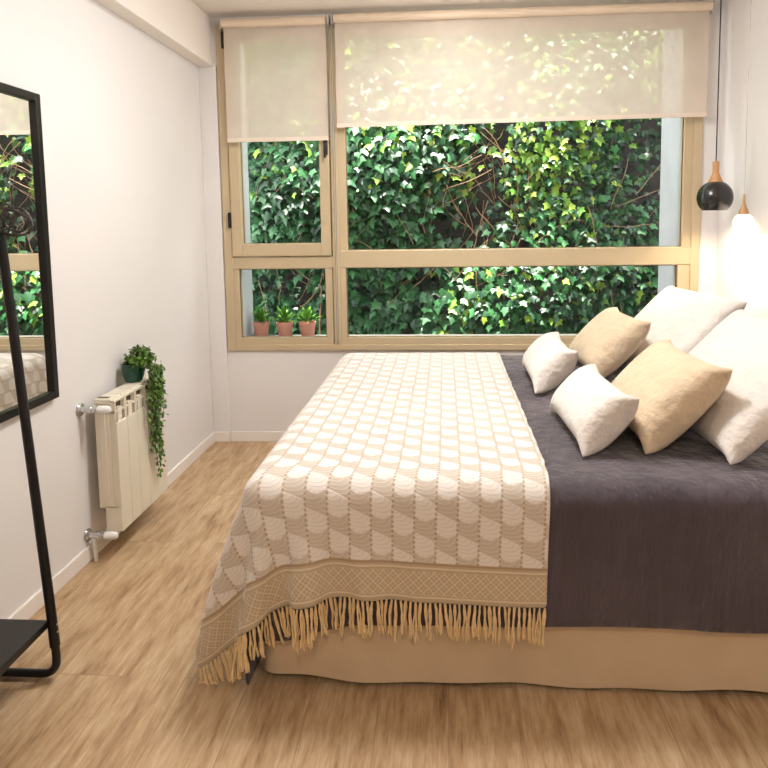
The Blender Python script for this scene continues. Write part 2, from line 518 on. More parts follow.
def inflate(L, W, n, m, thick, seed, steps=140, puff=7.0):
    """a sewn cushion: two sheets sharing their seam, blown up"""
    r2 = np.random.default_rng(seed)
    A = np.arange(n*m).reshape(n, m)
    B = A.copy(); inner = np.arange((n-2)*(m-2)).reshape(n-2, m-2)+n*m
    B[1:-1, 1:-1] = inner
    N = n*m+(n-2)*(m-2)
    X = np.zeros((N, 3))
    u, v = np.meshgrid(np.linspace(-L/2, L/2, n), np.linspace(-W/2, W/2, m), indexing='ij')
    ed = np.minimum(np.minimum(u+L/2, L/2-u), np.minimum(v+W/2, W/2-v))
    X[A.ravel()] = np.stack([u, v, 0.25*ed], -1).reshape(-1, 3)
    X[B[1:-1, 1:-1].ravel()] = np.stack([u, v, -0.25*ed], -1)[1:-1, 1:-1].reshape(-1, 3)
    X += r2.normal(0, 0.0008, X.shape)
    ex, ey = L/(n-1), W/(m-1)
    groups = []; w = np.ones(N)
    for G in (A, B):
        for d, k in (((1, 0), 1.0), ((0, 1), 1.0), ((1, 1), 0.45), ((1, -1), 0.45), ((2, 0), 0.06), ((0, 2), 0.06)):
            l0 = math.hypot(d[0]*ex, d[1]*ey)
            for a, b in grid_edges(G, d, 0, 0):
                groups.append((a, b, np.full(len(a), l0), k))
    P = X.copy(); vel = np.zeros_like(X); dt = 1/60
    for st in range(steps):
        acc = np.zeros_like(P)
        for G, sg in ((A, 1), (B, -1)):
            Q = P[G]
            du = np.zeros_like(Q); dv = np.zeros_like(Q)
            du[1:-1] = Q[2:]-Q[:-2]; dv[:, 1:-1] = Q[:, 2:]-Q[:, :-2]
            nn = np.cross(du, dv); nn /= (np.linalg.norm(nn, axis=-1, keepdims=True)+1e-9)
            acc[G[1:-1, 1:-1].ravel()] += sg*nn[1:-1, 1:-1].reshape(-1, 3)*puff
        vel = vel*0.86+acc*dt
        X = P+vel*dt
        for it in range(9): relax(X, w, groups)
        vel = (X-P)/dt; P = X
        if P[:, 2].max()-P[:, 2].min() > thick: break
    P = P-(P.max(0)+P.min(0))/2
    c0, c1, c2 = P[A[0, 0]], P[A[-1, 0]], P[A[0, -1]]
    P[:, 0] *= L/abs(c1[0]-c0[0]); P[:, 1] *= W/abs(c2[1]-c0[1])
    fa = np.stack([A[:-1, :-1], A[1:, :-1], A[1:, 1:], A[:-1, 1:]], -1).reshape(-1, 4)
    fb = np.stack([B[:-1, :-1], B[:-1, 1:], B[1:, 1:], B[1:, :-1]], -1).reshape(-1, 4)
    return P, np.concatenate([fa, fb])

def subsurf(o, lv=1):
    m = o.modifiers.new('smooth', 'SUBSURF'); m.levels = lv; m.render_levels = lv

# ------------------------------------------------------------------ the room shell
def struct(name, mb, mat, parent=None, label=None):
    o = mb.build(name, mat, parent)
    if parent is None:
        tag(o, label, None, None, 'structure')
    return o

struct('floor', MB().box(XL-0.1, XR+0.1, YF-0.1, YB+0.1, -0.08, 0.0), M['floor'], label='pale oak laminate floor with planks running towards the window')
struct('ceiling', MB().box(XL-0.1, XR+0.1, YF-0.1, YB+0.12, ZC, ZC+0.12), M['ceiling'], label='plain white ceiling')
struct('wall_left', MB().box(XL-0.1, XL, YF-0.1, YB+0.12, 0, ZC), M['wall'], label='white left wall behind the mirror and radiator')
struct('wall_right', MB().box(XR, XR+0.1, YF-0.1, YB+0.12, 0, ZC), M['wall'], label='warm white right wall at the head of the bed')
struct('wall_front', MB().box(XL, XR, YF-0.1, YF, 0, ZC), M['wall'], label='white wall behind the camera')
wb = MB()
wb.box(XL, XR, YB, YB+0.12, 0, WZ0)
wb.box(XL, WX0, YB, YB+0.12, WZ0, ZC)
wb.box(WX1, XR, YB, YB+0.12, WZ0, ZC)
wb.box(WX0, WX1, YB, YB+0.12, WZ1, ZC)
struct('wall_back', wb, M['wall'], label='white wall around and under the wide window')
struct('trim_1', MB().box(XL, XL+0.085, YF, YB, 2.218, ZC, 0.004), M['ceiling'], label='boxed white beam along the top of the left wall')
struct('trim_2', MB().box(XL, WX0-0.008, YB-0.012, YB, 0.0, 2.218, 0.003), M['wall'], label='narrow white pilaster left of the window')
struct('baseboard_left', MB().box(XL, XL+0.012, YF, YB, 0, 0.062, 0.003), M['skirting'], label='white skirting board along the left wall')
bb = MB().box(XL+0.012, WX0-0.012, YB-0.024, YB-0.012, 0, 0.062, 0.003)
bb.box(WX0-0.004, XR, YB-0.012, YB, 0, 0.062, 0.003)
struct('baseboard_back', bb, M['skirting'], label='white skirting board under the window')
struct('baseboard_right', MB().box(XR-0.012, XR, YF, YB-0.02, 0, 0.062, 0.003), M['skirting'], label='white skirting board along the right wall')

# ------------------------------------------------------------------ the window (one fixed pair on the right, sash and light on the left)
def ring_frame(mb, x0, x1, z0, z1, l, r, b, t_, y0, y1, bev=0.004):
    mb.box(x0, x0+l, y0, y1, z0, z1, bev); mb.box(x1-r, x1, y0, y1, z0, z1, bev)
    mb.box(x0+l-0.001, x1-r+0.001, y0, y1, z0, z0+b, bev); mb.box(x0+l-0.001, x1-r+0.001, y0, y1, z1-t_, z1, bev)

win = empty('window_1', (0.066, YB, WZ0)); tag(win, 'wide champagne aluminium window with four panes', None, None, 'structure')
y0, y1 = YB-0.018, YB+0.055
f = MB()
ring_frame(f, WX0, WX1, WZ0, WZ1, 0.05, 0.05, 0.035, 0.05, y0, y1)
f.box(-0.655, -0.61, y0+0.001, y1-0.001, WZ0+0.033, WZ1-0.045, 0.004)                  # mullion
f.box(-1.255, -0.65, y0+0.002, y1, 1.048, 1.118, 0.004)         # left transom
f.box(-0.612, 1.385, y0+0.002, y1, 1.050, 1.150, 0.004)         # right transom
f.build('window_frame', M['frame'], win)
f = MB(); ring_frame(f, -1.252, -0.66, WZ0+0.03, 1.050, 0.034, 0.042, 0.047, 0.004, y0+0.008, y1-0.01, 0.003)
f.build('fixed_frame', M['frame'], win)
f = MB(); ring_frame(f, -0.612, 1.385, WZ0+0.03, 1.052, 0.032, 0.07, 0.047, 0.004, y0+0.008, y1-0.01, 0.003)
f.build('fixed_frame', M['frame'], win)
f = MB(); ring_frame(f, -0.612, 1.385, 1.148, WZ1-0.04, 0.045, 0.052, 0.004, 0.05, y0+0.008, y1-0.01, 0.003)
f.build('fixed_frame', M['frame'], win)
sash = MB(); ring_frame(sash, -1.246, -0.660, 1.122, WZ1-0.04, 0.062, 0.058, 0.074, 0.06, y0-0.014, y1-0.012, 0.005)
sash = sash.build('sash', M['frame'], win)
h = MB(); h.box(-0.688, -0.666, y0-0.032, y0-0.012, 1.70, 1.79, 0.004); h.tube([(-0.677, y0-0.03, 1.76), (-0.677, y0-0.05, 1.76), (-0.677, y0-0.05, 1.68)], 0.007, 8)
h.build('handle', M['black'], sash)
for z0_ in (1.29, 2.31):
    MB().box(-1.262, -1.246, y0-0.024, y0-0.004, z0_, z0_+0.09, 0.003).build('hinge', M['black'], sash)
for nm, x0_, x1_, za, zb, yy in (('pane', -1.19, -0.712, 1.19, WZ1-0.09, YB+0.012), ('pane', -1.222, -0.70, 0.632, 1.05, YB+0.02),
                         ('pane', -0.582, 1.318, 0.632, 1.052, YB+0.02), ('pane', -0.57, 1.336, 1.15, WZ1-0.08, YB+0.02)):
    mesh_obj(nm, [(x0_, yy, za), (x1_, yy, za), (x1_, yy, zb), (x0_, yy, zb)], [(0, 1, 2, 3)], M['glass'], win, smooth=False)
# dark glazing gaskets
g = MB()
for x0_, x1_, za, zb in ((-1.186, -0.716, 1.194, 2.35), (-1.22, -0.702, 0.636, 1.047), (-0.581, 1.316, 0.636, 1.049), (-0.568, 1.334, 1.151, 2.35)):
    ring_frame(g, x0_, x1_, za, zb, 0.005, 0.005, 0.004, 0.004, YB+0.003, YB+0.010, 0.0)
g.build('gasket', M['framedark'], win)

# ------------------------------------------------------------------ outside: reveal walls, sill, garden wall
tag(MB().box(WX0-0.5, -1.222, YB+0.055, 4.005, 0.2, 3.0).build('wall_reveal_left', M['render_wall']), 'pale outside reveal left of the window', None, None, 'structure')
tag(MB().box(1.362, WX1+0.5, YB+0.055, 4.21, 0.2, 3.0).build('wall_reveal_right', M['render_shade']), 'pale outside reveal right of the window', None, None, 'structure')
tag(MB().box(-1.222, 1.362, YB+0.055, 3.975, 0.50, 0.612).build('trim_3', M['sill']), 'pale outside window sill', None, None, 'structure')
tag(MB().box(-3.2, 3.2, 4.90, 5.0, -0.4, 3.3).build('wall_garden', M['garden_wall']), 'dark garden wall behind the ivy', None, None, 'structure')
tag(MB().box(-3.2, 3.2, 3.87, 4.90, -0.5, -0.4).build('floor_courtyard', M['garden_wall']), 'dark courtyard ground', None, None, 'structure')

# ------------------------------------------------------------------ ivy
def leaf_template(kind):
    if kind == 'ivy':     # five pointed lobes
        o = [(0, -0.05), (0.20, -0.22), (0.42, -0.12), (0.36, 0.10), (0.60, 0.30), (0.30, 0.42), (0.22, 0.55), (0, 1.0)]
    elif kind == 'oval':
        o = [(0, 0), (0.22, 0.2), (0.30, 0.5), (0.2, 0.8), (0, 1.0)]
    else:                 # lance
        o = [(0, 0), (0.13, 0.25), (0.15, 0.5), (0.09, 0.8), (0, 1.0)]
    return o

def leaves(kind, pos, nrm, tip, size, fold=0.25):
    """vectorised: pos, nrm, tip (N,3), size (N,)"""
    o = leaf_template(kind); k = len(o)
    right = np.array(o); left = right[1:-1][::-1]*(-1, 1)
    out = np.concatenate([right, left]); n = len(out)
    ce = np.array([[0, 0.3]])
    pts = np.concatenate([out, ce]); nz = len(pts)
    tip = tip-(tip*nrm).sum(1)[:, None]*nrm; tip /= np.linalg.norm(tip, axis=1)[:, None]+1e-9
    sd = np.cross(tip, nrm)
    h = -np.abs(pts[:, 0])*fold - 0.16*pts[:, 1]**2
    P = (pos[:, None, :]+size[:, None, None]*(pts[None, :, 0:1]*sd[:, None, :]+pts[None, :, 1:2]*tip[:, None, :]+h[None, :, None]*nrm[:, None, :]))
    base = np.array([[i, (i+1) % n, n] for i in range(n)])
    F = (base[None]+(np.arange(len(pos))*nz)[:, None, None]).reshape(-1, 3)
    return P.reshape(-1, 3), F, nz

ivy = empty('climbing_ivy', (0.1, 4.6, -0.4)); tag(ivy, 'dense green ivy climbing the dark wall outside the window', 'ivy')
def surf_y(x, z):
    """how far the ivy stands out from its wall"""
    b = 4.56-0.06*np.sin(x*3.1+z*2)-0.05*np.sin(z*4.3-x*1.7)
    lump = np.exp(-(((x-0.78)/0.42)**2+((z-1.35)/0.75)**2))
    low = np.exp(-(((x-0.5)/0.75)**2+((z-0.75)/0.35)**2))
    lf = np.exp(-(((x+0.75)/0.6)**2+((z-1.5)/0.9)**2))
    return b-0.27*lump-0.13*low-0.12*lf
def bare(x, z):
    """0..1: how bare the ivy is there (the twiggy gap and the dark upper right)"""
    gap = np.exp(-(((x-(0.27+0.22*(1.55-z)*-1))/0.13)**2))*np.clip((z-0.98)/0.15, 0, 1)
    gap2 = np.exp(-(((x-0.08)/0.30)**2+((z-1.28)/0.13)**2))
    gap3 = np.exp(-(((x+0.05)/0.28)**2+((z-0.93)/0.12)**2))*0.6
    ur = np.exp(-(((x-1.45)/0.28)**2+((z-1.62)/0.42)**2))
    lo = np.exp(-(((x+1.0)/0.3)**2+((z-0.85)/0.14)**2))*0.8
    return np.clip(np.maximum.reduce([gap*0.9, gap2*0.92, ur*0.93, lo, gap3]), 0, 0.95)
N = 16000
px_ = rng.uniform(-2.0, 2.05, N); pz_ = rng.uniform(0.25, 2.75, N)
keep = rng.uniform(0, 1, N) > bare(px_, pz_)
px_, pz_ = px_[keep], pz_[keep]; N = len(px_)
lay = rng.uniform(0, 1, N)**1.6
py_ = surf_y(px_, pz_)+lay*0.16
nr = np.stack([rng.normal(-0.12, 0.42, N), np.full(N, -1.0), rng.normal(0.62, 0.45, N)], 1); nr /= np.linalg.norm(nr, axis=1)[:, None]
tp = np.stack([rng.normal(0, 0.55, N), rng.normal(-0.25, 0.2, N), np.full(N, -1.0)], 1)
sz = rng.uniform(0.042, 0.088, N)*np.where(px_ > 0.3, 0.76, 0.95)
V, F, nz = leaves('ivy', np.stack([px_, py_, pz_], 1), nr, tp, sz)
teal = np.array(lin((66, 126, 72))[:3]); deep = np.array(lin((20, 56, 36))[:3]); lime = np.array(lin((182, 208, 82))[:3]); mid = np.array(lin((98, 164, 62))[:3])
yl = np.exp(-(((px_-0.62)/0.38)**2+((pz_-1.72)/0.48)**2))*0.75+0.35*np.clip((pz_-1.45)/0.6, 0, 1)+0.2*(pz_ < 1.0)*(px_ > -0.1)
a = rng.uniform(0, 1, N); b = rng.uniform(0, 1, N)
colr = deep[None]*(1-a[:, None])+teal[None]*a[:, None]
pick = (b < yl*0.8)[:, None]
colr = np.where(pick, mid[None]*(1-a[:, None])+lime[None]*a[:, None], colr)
colr = colr*(1-0.75*lay[:, None])*rng.uniform(0.75, 1.5, N)[:, None]  # deeper leaves get a darker colour, standing in for shade inside the ivy
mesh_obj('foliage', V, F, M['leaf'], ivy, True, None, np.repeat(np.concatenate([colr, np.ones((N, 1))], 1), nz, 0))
st = MB()
for i in range(120):
    if i < 78:
        x = rng.normal(0.2, 0.27); z = rng.uniform(0.9, 1.95)
    elif i < 98:
        x = rng.uniform(-1.4, -0.7); z = rng.uniform(0.8, 2.0)
    else:
        x = rng.uniform(0.9, 1.6); z = rng.uniform(0.8, 2.0)
    y = float(surf_y(np.array(x), np.array(z)))-rng.uniform(-0.06, 0.03)
    a_ = rng.uniform(-0.9, 0.9)+PI/2*(rng.uniform() < 0.25); pts = []
    for k in range(7):
        pts.append((x, y, z)); x += math.sin(a_)*0.06; z -= math.cos(a_)*0.06; a_ += rng.normal(0, 0.17); y += rng.normal(0, 0.008)
    st.tube(pts, rng.uniform(0.0014, 0.0034), 5)
for x in (-1.5, -0.9, -0.2, 0.45, 0.95, 1.6):     # main stems rising from the courtyard ground
    pts = [(x+rng.normal(0, 0.03), 4.62+rng.normal(0, 0.01), -0.4+0.25*k) for k in range(9)]
    st.tube(pts, [0.012-0.0011*k for k in range(9)], 6)
st.build('stem', M['twig'], ivy, True)

# ------------------------------------------------------------------ three potted plants on the outside sill
def potted(x, y, z, label, seed):
    r3 = np.random.default_rng(seed)
    t = empty('potted_plant', (x, y, z)); tag(t, label, 'plant', 'pink potted plants on the outside sill')
    MB().lathe([(0.036, 0), (0.039, 0.004), (0.049, 0.075), (0.053, 0.076), (0.053, 0.094), (0.047, 0.094), (0.045, 0.08), (0.0, 0.08)], (x, y, z), seg=24).build('pot', M['pinkpot'], t, True)
    n = 95
    el = r3.uniform(0.15, 1.45, n); az = r3.uniform(0, 2*PI, n)
    d = np.stack([np.cos(az)*np.cos(el), np.sin(az)*np.cos(el), np.sin(el)], 1)
    p = np.array([x, y, z+0.085])+d*r3.uniform(0.005, 0.055, n)[:, None]*(1, 1, 1.4)
    nrm = np.stack([-np.cos(az)*np.sin(el), -np.sin(az)*np.sin(el), np.cos(el)], 1)
    V, F, nz = leaves('lance', p, nrm, d, r3.uniform(0.036, 0.055, n), 0.1)
    c = np.array(lin((84, 140, 48))[:3])[None]*r3.uniform(0.5, 1.5, n)[:, None]+np.array([0.05, 0.06, 0])[None]*r3.uniform(0, 1, n)[:, None]
    mesh_obj('foliage', V, F, M['smallleaf'], t, True, None, np.repeat(np.concatenate([c, np.ones((n, 1))], 1), nz, 0))
potted(-1.143, 3.90, 0.612, 'leftmost of three pink pots with spiky green plants on the sill', 1)
potted(-0.994, 3.90, 0.612, 'middle one of three pink pots with spiky green plants on the sill', 2)
potted(-0.852, 3.90, 0.612, 'rightmost of three pink pots with spiky green plants on the sill', 3)

# ------------------------------------------------------------------ roller blinds
def blind(x0, x1, zt, zl, zr, label, chain_side):
    t = empty('roller_blind', ((x0+x1)/2, 3.675, zt)); tag(t, label, 'blind', 'sheer roller blinds')
    yb_ = 3.668
    MB().tube([(x0+0.012, yb_-0.012, zt+0.004), (x1-0.012, yb_-0.012, zt+0.004)], 0.024, 24).build('roller', M['blindbar'], t, True)
    # fabric: leaves the roller at its front
    n, m = 60, 30; vs = []
    for j in range(m+1):
        for i in range(n+1):
            fx = i/n; x = x0+0.014+(x1-x0-0.028)*fx; zb = zl+(zr-zl)*fx
            z = zt+(zb-zt)*j/m
            vs.append((x, yb_+0.004+0.0025*math.sin(fx*9+x0)*math.sin(j/m*PI), z))
    fs = [(j*(n+1)+i, j*(n+1)+i+1, (j+1)*(n+1)+i+1, (j+1)*(n+1)+i) for j in range(m) for i in range(n)]
    fab = mesh_obj('fabric', vs, fs, M['sheer'], t, True)
    hb = MB(); ang = (zr-zl)
    hv = []
    for xx, zz in ((x0+0.014, zl), (x1-0.014, zr)):
        hv.append([hb.bm.verts.new((xx, yb_+0.004+dy, zz+dz)) for dy, dz in ((-0.004, 0.001), (-0.003, 0.024), (0.003, 0.024), (0.004, 0.001))])
    for k in range(4): hb.bm.faces.new((hv[0][k], hv[0][(k+1) % 4], hv[1][(k+1) % 4], hv[1][k]))
    hb.bm.faces.new(hv[0]); hb.bm.faces.new(hv[1][::-1])
    o = hb.build('bottom_bar', M['blindhem'], fab)
    for xx in (x0, x1):
        MB().box(xx-0.006, xx+0.006, yb_-0.008, YB-0.01, zt-0.026, zt+0.034, 0.002).build('bracket', M['chrome'], t)
    cx = x1+0.002 if chain_side > 0 else x0-0.002
    ch = MB(); zb = 0.62 if chain_side < 0 else 1.80
    pts = []
    for s in (-1, 1):
        pts.append([(cx+s*0.004, yb_-0.012+0.010*s, zt-0.01), (cx+s*0.003-0.002, yb_-0.012+0.012*s, (zt+zb)/2), (cx+s*0.003-0.004, yb_-0.012+0.008*s, zb)])
    ch.tube(pts[0]+[(cx-0.004, yb_-0.012, zb-0.012)]+pts[1][::-1], 0.0022, 6)
    ch.build('pull_chain', M['chain'], t, True)
blind(-1.248, -0.640, 2.425, 1.776, 1.776, 'narrow sheer beige roller blind over the left window sash', 1)
blind(-0.617, 1.440, 2.432, 1.845, 1.860, 'wide sheer beige roller blind half lowered over the big pane', -1)

# ------------------------------------------------------------------ mirror
mir = empty('wall_mirror', (XL, 1.6, 0.70)); tag(mir, 'tall black framed mirror hung on the left wall', 'mirror')
my0, my1, mz0, mz1 = 1.05, 2.186, 0.70, 1.762
f = MB(); fw, fd = 0.028, 0.026
for a_ in ((my0, my0+fw, mz0, mz1), (my1-fw, my1, mz0, mz1), (my0+fw, my1-fw, mz0, mz0+fw), (my0+fw, my1-fw, mz1-fw, mz1)):
    f.box(XL+0.001, XL+fd, a_[0], a_[1], a_[2], a_[3], 0.003)
f.build('frame', M['black'], mir)
mesh_obj('glass', [(XL+0.012, my0+0.02, mz0+0.02), (XL+0.012, my1-0.02, mz0+0.02), (XL+0.012, my1-0.02, mz1-0.02), (XL+0.012, my0+0.02, mz1-0.02)], [(0, 1, 2, 3)], M['mirror'], mir, False)

# ------------------------------------------------------------------ garment rack
RY0, RY1 = 0.90, 1.69
rack = empty('clothes_rack', (-1.27, 1.35, 0)); tag(rack, 'black metal clothes rack with a low shelf by the left wall', 'clothes rack')
for yy in (RY1, RY0):
    MB().tube([(-1.132, yy, 0.105), (-1.137, yy, 0.20), (-1.208, yy, 1.285)], [0.0145, 0.0135, 0.0125], 14).build('pole', M['black'], rack, True)
    ft = [(-1.134, yy, 0.16), (-1.130, yy, 0.075)]
    for k in range(1, 9):
        a_ = k/8*PI/2
        ft.append((-1.130-0.042*(1-math.cos(a_)), yy, 0.06-0.042*math.sin(a_)))
    ft += [(-1.28, yy, 0.0175), (-1.385, yy, 0.0175)]
    MB().tube(ft, 0.0115, 12).build('foot', M['black'], rack, True)
    MB().tube([(-1.385, yy, 0.0175), (-1.388, yy, 0.6), (-1.375, yy, 1.27)], 0.011, 12).build('back_pole', M['black'], rack, True)
    MB().tube([(-1.375, yy, 1.27), (-1.208, yy, 1.285)], 0.011, 12).build('top_bar', M['black'], rack, True)
MB().tube([(-1.208, RY0-0.03, 1.285), (-1.208, RY1+0.02, 1.285)], 0.012, 12).build('hanging_rail', M['black'], rack, True)
sh = MB(); sh.box(-1.385, -1.148, RY0, RY1+0.004, 0.158, 0.180, 0.003)
sh.build('shelf', M['blackwood'], rack)
for yy in (RY1,):
    for zz in (0.150, 0.172):
        MB().lathe([(0.0035, 0), (0.003, 0.002), (0, 0.0025)], (-1.1195, yy-0.004, zz), 'x', 10).build('screw', M['chrome'], rack, True)
# ring hanger on the end of the rail
rh = empty('ring_hanger', (-1.198, RY1-0.02, 1.30)); tag(rh, 'grey hanger of overlapping rings on top of the clothes rack', 'hanger')
rg = MB()
for i, (xx, zz, R_) in enumerate([(-1.220, 1.322, 0.036), (-1.194, 1.325, 0.036), (-1.163, 1.320, 0.033), (-1.134, 1.316, 0.030), (-1.180, 1.336, 0.034), (-1.150, 1.328, 0.032)]):
    rg.torus((xx, RY1-0.02+0.004*(i % 3), zz), (0.25*math.sin(i*2.1), 1, 0.2*math.cos(i)), R_, 0.0032, 28, 6)
rg.tube([(-1.248, RY1-0.02, 1.365), (-1.198, RY1-0.022, 1.363), (-1.148, RY1-0.02, 1.350), (-1.114, RY1-0.02, 1.332), (-1.102, RY1-0.02, 1.312), (-1.114, RY1-0.02, 1.292), (-1.158, RY1-0.02, 1.286), (-1.218, RY1-0.02, 1.300)], 0.004, 8)
rg.build('rings', M['ring'], rh, True)

# ------------------------------------------------------------------ radiator
rad = empty('radiator', (-1.34, 2.58, 0.10)); tag(rad, 'cream aluminium panel radiator mounted low on the left wall', 'radiator')
SW = 0.0835; ry = 2.372
for i in range(5):
    a0, a1 = ry+i*SW+0.0012, ry+(i+1)*SW-0.0012; c0, c1 = a0+0.012, a1-0.012
    s = MB()
    s.box(-1.290, -1.278, a0, a1, 0.105, 0.545, 0.003)                       # front panel
    s.box(-1.368, -1.285, c0+0.012, c1-0.012, 0.20, 0.60, 0.004)             # core
    s.box(-1.345, -1.285, c0+0.012, c1-0.012, 0.112, 0.21, 0.004)
    if i in (0, 4):                                                          # closed end cheek
        ya, yb2 = (a0, a0+0.01) if i == 0 else (a1-0.01, a1)
        s.box(-1.368, -1.3065, ya, yb2, 0.20, 0.617, 0.003); s.box(-1.3065, -1.288, ya, yb2, 0.20, 0.539, 0.002); s.box(-1.345, -1.288, ya, yb2, 0.105, 0.21, 0.003)
        yc, yd = (ya-0.004, ya+0.002) if i == 0 else (yb2-0.002, yb2+0.004)
        s.box(-1.350, -1.325, yc, yd, 0.22, 0.585, 0.002)
    s.box(-1.368, -1.300, a0, a1, 0.618, 0.640, 0.004)                       # top cap
    s.box(-1.305, -1.283, a0, a0+0.007, 0.54, 0.632, 0.002); s.box(-1.305, -1.283, a1-0.007, a1, 0.54, 0.632, 0.002)
    s.box(-1.304, -1.285, a0, a1, 0.582, 0.590, 0.0015); s.box(-1.306, -1.286, a0, a1, 0.624, 0.634, 0.002)
    if i > 0: s.box(-1.362, -1.30, a0+0.0005, a0+0.006, 0.55, 0.6195)
    if i < 4: s.box(-1.362, -1.30, a1-0.006, a1-0.0005, 0.55, 0.6195)
    sec = s.build('section', M['radiator'], rad)
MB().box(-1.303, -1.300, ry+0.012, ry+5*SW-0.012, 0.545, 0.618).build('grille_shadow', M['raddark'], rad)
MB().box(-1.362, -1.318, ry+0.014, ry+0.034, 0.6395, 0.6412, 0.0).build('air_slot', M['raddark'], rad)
for zz in (0.607, 0.104):
    yv = ry-0.028
    v = MB()
    v.lathe([(0.0, 0.0), (0.024, 0.0), (0.026, 0.004), (0.022, 0.010), (0.012, 0.014), (0.010, 0.03), (0.013, 0.032), (0.014, 0.05), (0.010, 0.054), (0.009, 0.068)], (XL+0.001, yv, zz), 'x', 20)
    v.tube([(XL+0.058, yv, zz), (XL+0.060, yv+0.028, zz)], 0.009, 10)
    val = v.build('valve', M['chrome'], rad, True)
    MB().lathe([(0.011, 0.066), (0.0145, 0.070), (0.016, 0.095), (0.014, 0.112), (0.009, 0.118), (0, 0.119)], (XL+0.006, yv, zz), 'x', 16).build('knob', M['valvewhite'], val, True)
MB().tube([(XL+0.03, ry-0.028, 0.104), (XL+0.032, ry-0.028, 0.0)], 0.008, 10).build('pipe', M['valvewhite'], rad, True)

# ------------------------------------------------------------------ trailing plant on the radiator
tp_ = empty('trailing_plant', (-1.345, 2.65, 0.641)); tag(tp_, 'trailing green plant in a dark green pot on the radiator', 'plant')
MB().lathe([(0.026, 0), (0.035, 0.004), (0.045, 0.03), (0.047, 0.055), (0.045, 0.078), (0.042, 0.079), (0.040, 0.07), (0.0, 0.068)], (-1.345, 2.655, 0.641), seg=28).build('pot', M['greenpot'], tp_, True)
r4 = np.random.default_rng(4)
pp, nn_, tt_, ss = [], [], [], []
for i in range(640):      # crown
    d = r4.normal(0, 1, 3); d /= np.linalg.norm(d); d[2] = abs(d[2]) if i % 3 else d[2]*0.5
    q = np.array([-1.326, 2.68, 0.722])+d*np.array([0.058, 0.075, 0.066])*r4.uniform(0.5, 1.05)
    pp.append(q); nn_.append(d+r4.normal(0, 0.4, 3)); tt_.append(d*0.6+r4.normal(0, 0.6, 3)); ss.append(r4.uniform(0.014, 0.024))
stt = MB()
for i in range(22):       # trails
    y = 2.635+r4.uniform(-0.03, 0.07); x = -1.30+r4.uniform(0, 0.02); end = 0.24+r4.uniform(0, 1)**0.7*0.36
    if i < 5: end = 0.225+0.03*i
    pts = [(-1.335, 2.65+(y-2.65)*0.5, 0.73), (-1.298, y, 0.715)]
    z = 0.70; xx = -1.258+r4.uniform(-0.008, 0.03); yy = y
    while z > end:
        pts.append((xx, yy, z)); z -= 0.022; xx = min(-1.235, max(-1.266, xx+r4.normal(0, 0.004))); yy += r4.normal(-0.001, 0.005)
    stt.tube(pts, 0.0013, 4)
    for k in range(2, len(pts)):
        for _ in range(3):
            q = np.array(pts[k])+r4.normal(0, 1, 3)*(0.004, 0.009, 0.008); q[0] = max(q[0], -1.268)
            d = np.array([r4.uniform(0.2, 1), r4.normal(0, 0.8), r4.normal(0.2, 0.5)])
            pp.append(q); nn_.append(d+np.array([0.3, -0.4, 0.6])); tt_.append(d+np.array([0, 0, -0.5])); ss.append(r4.uniform(0.012, 0.021))
nn_ = np.array(nn_); nn_ /= np.linalg.norm(nn_, axis=1)[:, None]
V, F, nz = leaves('oval', np.array(pp), nn_, np.array(tt_), np.array(ss), 0.15)
n = len(pp); c = np.array(lin((86, 120, 44))[:3])[None]*r4.uniform(0.35, 1.7, n)[:, None]
mesh_obj('foliage', V, F, M['smallleaf'], tp_, True, None, np.repeat(np.concatenate([c, np.ones((n, 1))], 1), nz, 0))
stt.build('stem', plain('green_stem', (70, 96, 48), 0.6), tp_, True)

# ------------------------------------------------------------------ pendants
def pendant(x, y, zc, r, mat, cordmat, neck, label, lit, cs=1.0):
    t = empty('pendant_lamp', (x, y, ZC)); tag(t, label, 'lamp', 'pendant lamps over the bedside')
    prof = []; a0_, a1_ = math.radians(22), math.radians(138)
    for k in range(25):
        a_ = a0_+(a1_-a0_)*k/24; prof.append((r*math.sin(a_), r*math.cos(a_)))
    inner = [((r-0.004)*math.sin(a0_+(a1_-a0_)*k/24), (r-0.004)*math.cos(a0_+(a1_-a0_)*k/24)) for k in range(24, -1, -1)]
    MB().lathe(prof+inner, (x, y, zc), seg=40).build('shade', mat, t, True)
    zt_ = zc+r*math.cos(a0_)
    n0, n1, hc, hn = neck
    MB().lathe([(n0, -0.004), (n0*0.96, 0.004), (n1*1.25, hc*0.75), (n1, hc), (n1, hc+hn), (0, hc+hn)], (x, y, zt_), seg=24).build('neck', M['lightwood'], t, True)
    MB().tube([(x, y, zt_+hc+hn-0.002), (x, y, ZC-0.02)], 0.0032*cs, 8).build('cord', cordmat, t, True)
    MB().lathe([(0, 0.0), (0.045, 0.0), (0.045, -0.018), (0.04, -0.022), (0, -0.022)], (x, y, ZC), seg=24).build('ceiling_rose', mat, t, True)
    b = MB(); b.lathe([(0, -r*0.30), (r*0.2, -r*0.27), (r*0.3, -r*0.08), (r*0.24, r*0.14), (r*0.12, r*0.3), (0, r*0.32)], (x, y, zc), seg=20)
    b.build('bulb', M['bulb'], t, True)
    for nm, typ, e, zz in (('pendant_light', 'SPOT', lit, zc-r*0.35),):
        L = bpy.data.lights.new(nm, typ); L.energy = e; L.color = (1.0, 0.82, 0.60); L.shadow_soft_size = 0.03
        L.spot_size = math.radians(150); L.spot_blend = 0.6
        lo_ = bpy.data.objects.new(nm, L); lo_.location = (x, y, zz); COL.objects.link(lo_)
pendant(1.374, 3.40, 1.413, 0.086, M['pendant'], M['cord'], (0.036, 0.0155, 0.046, 0.056), 'black dome pendant lamp with wooden neck hanging right of the window', 17)
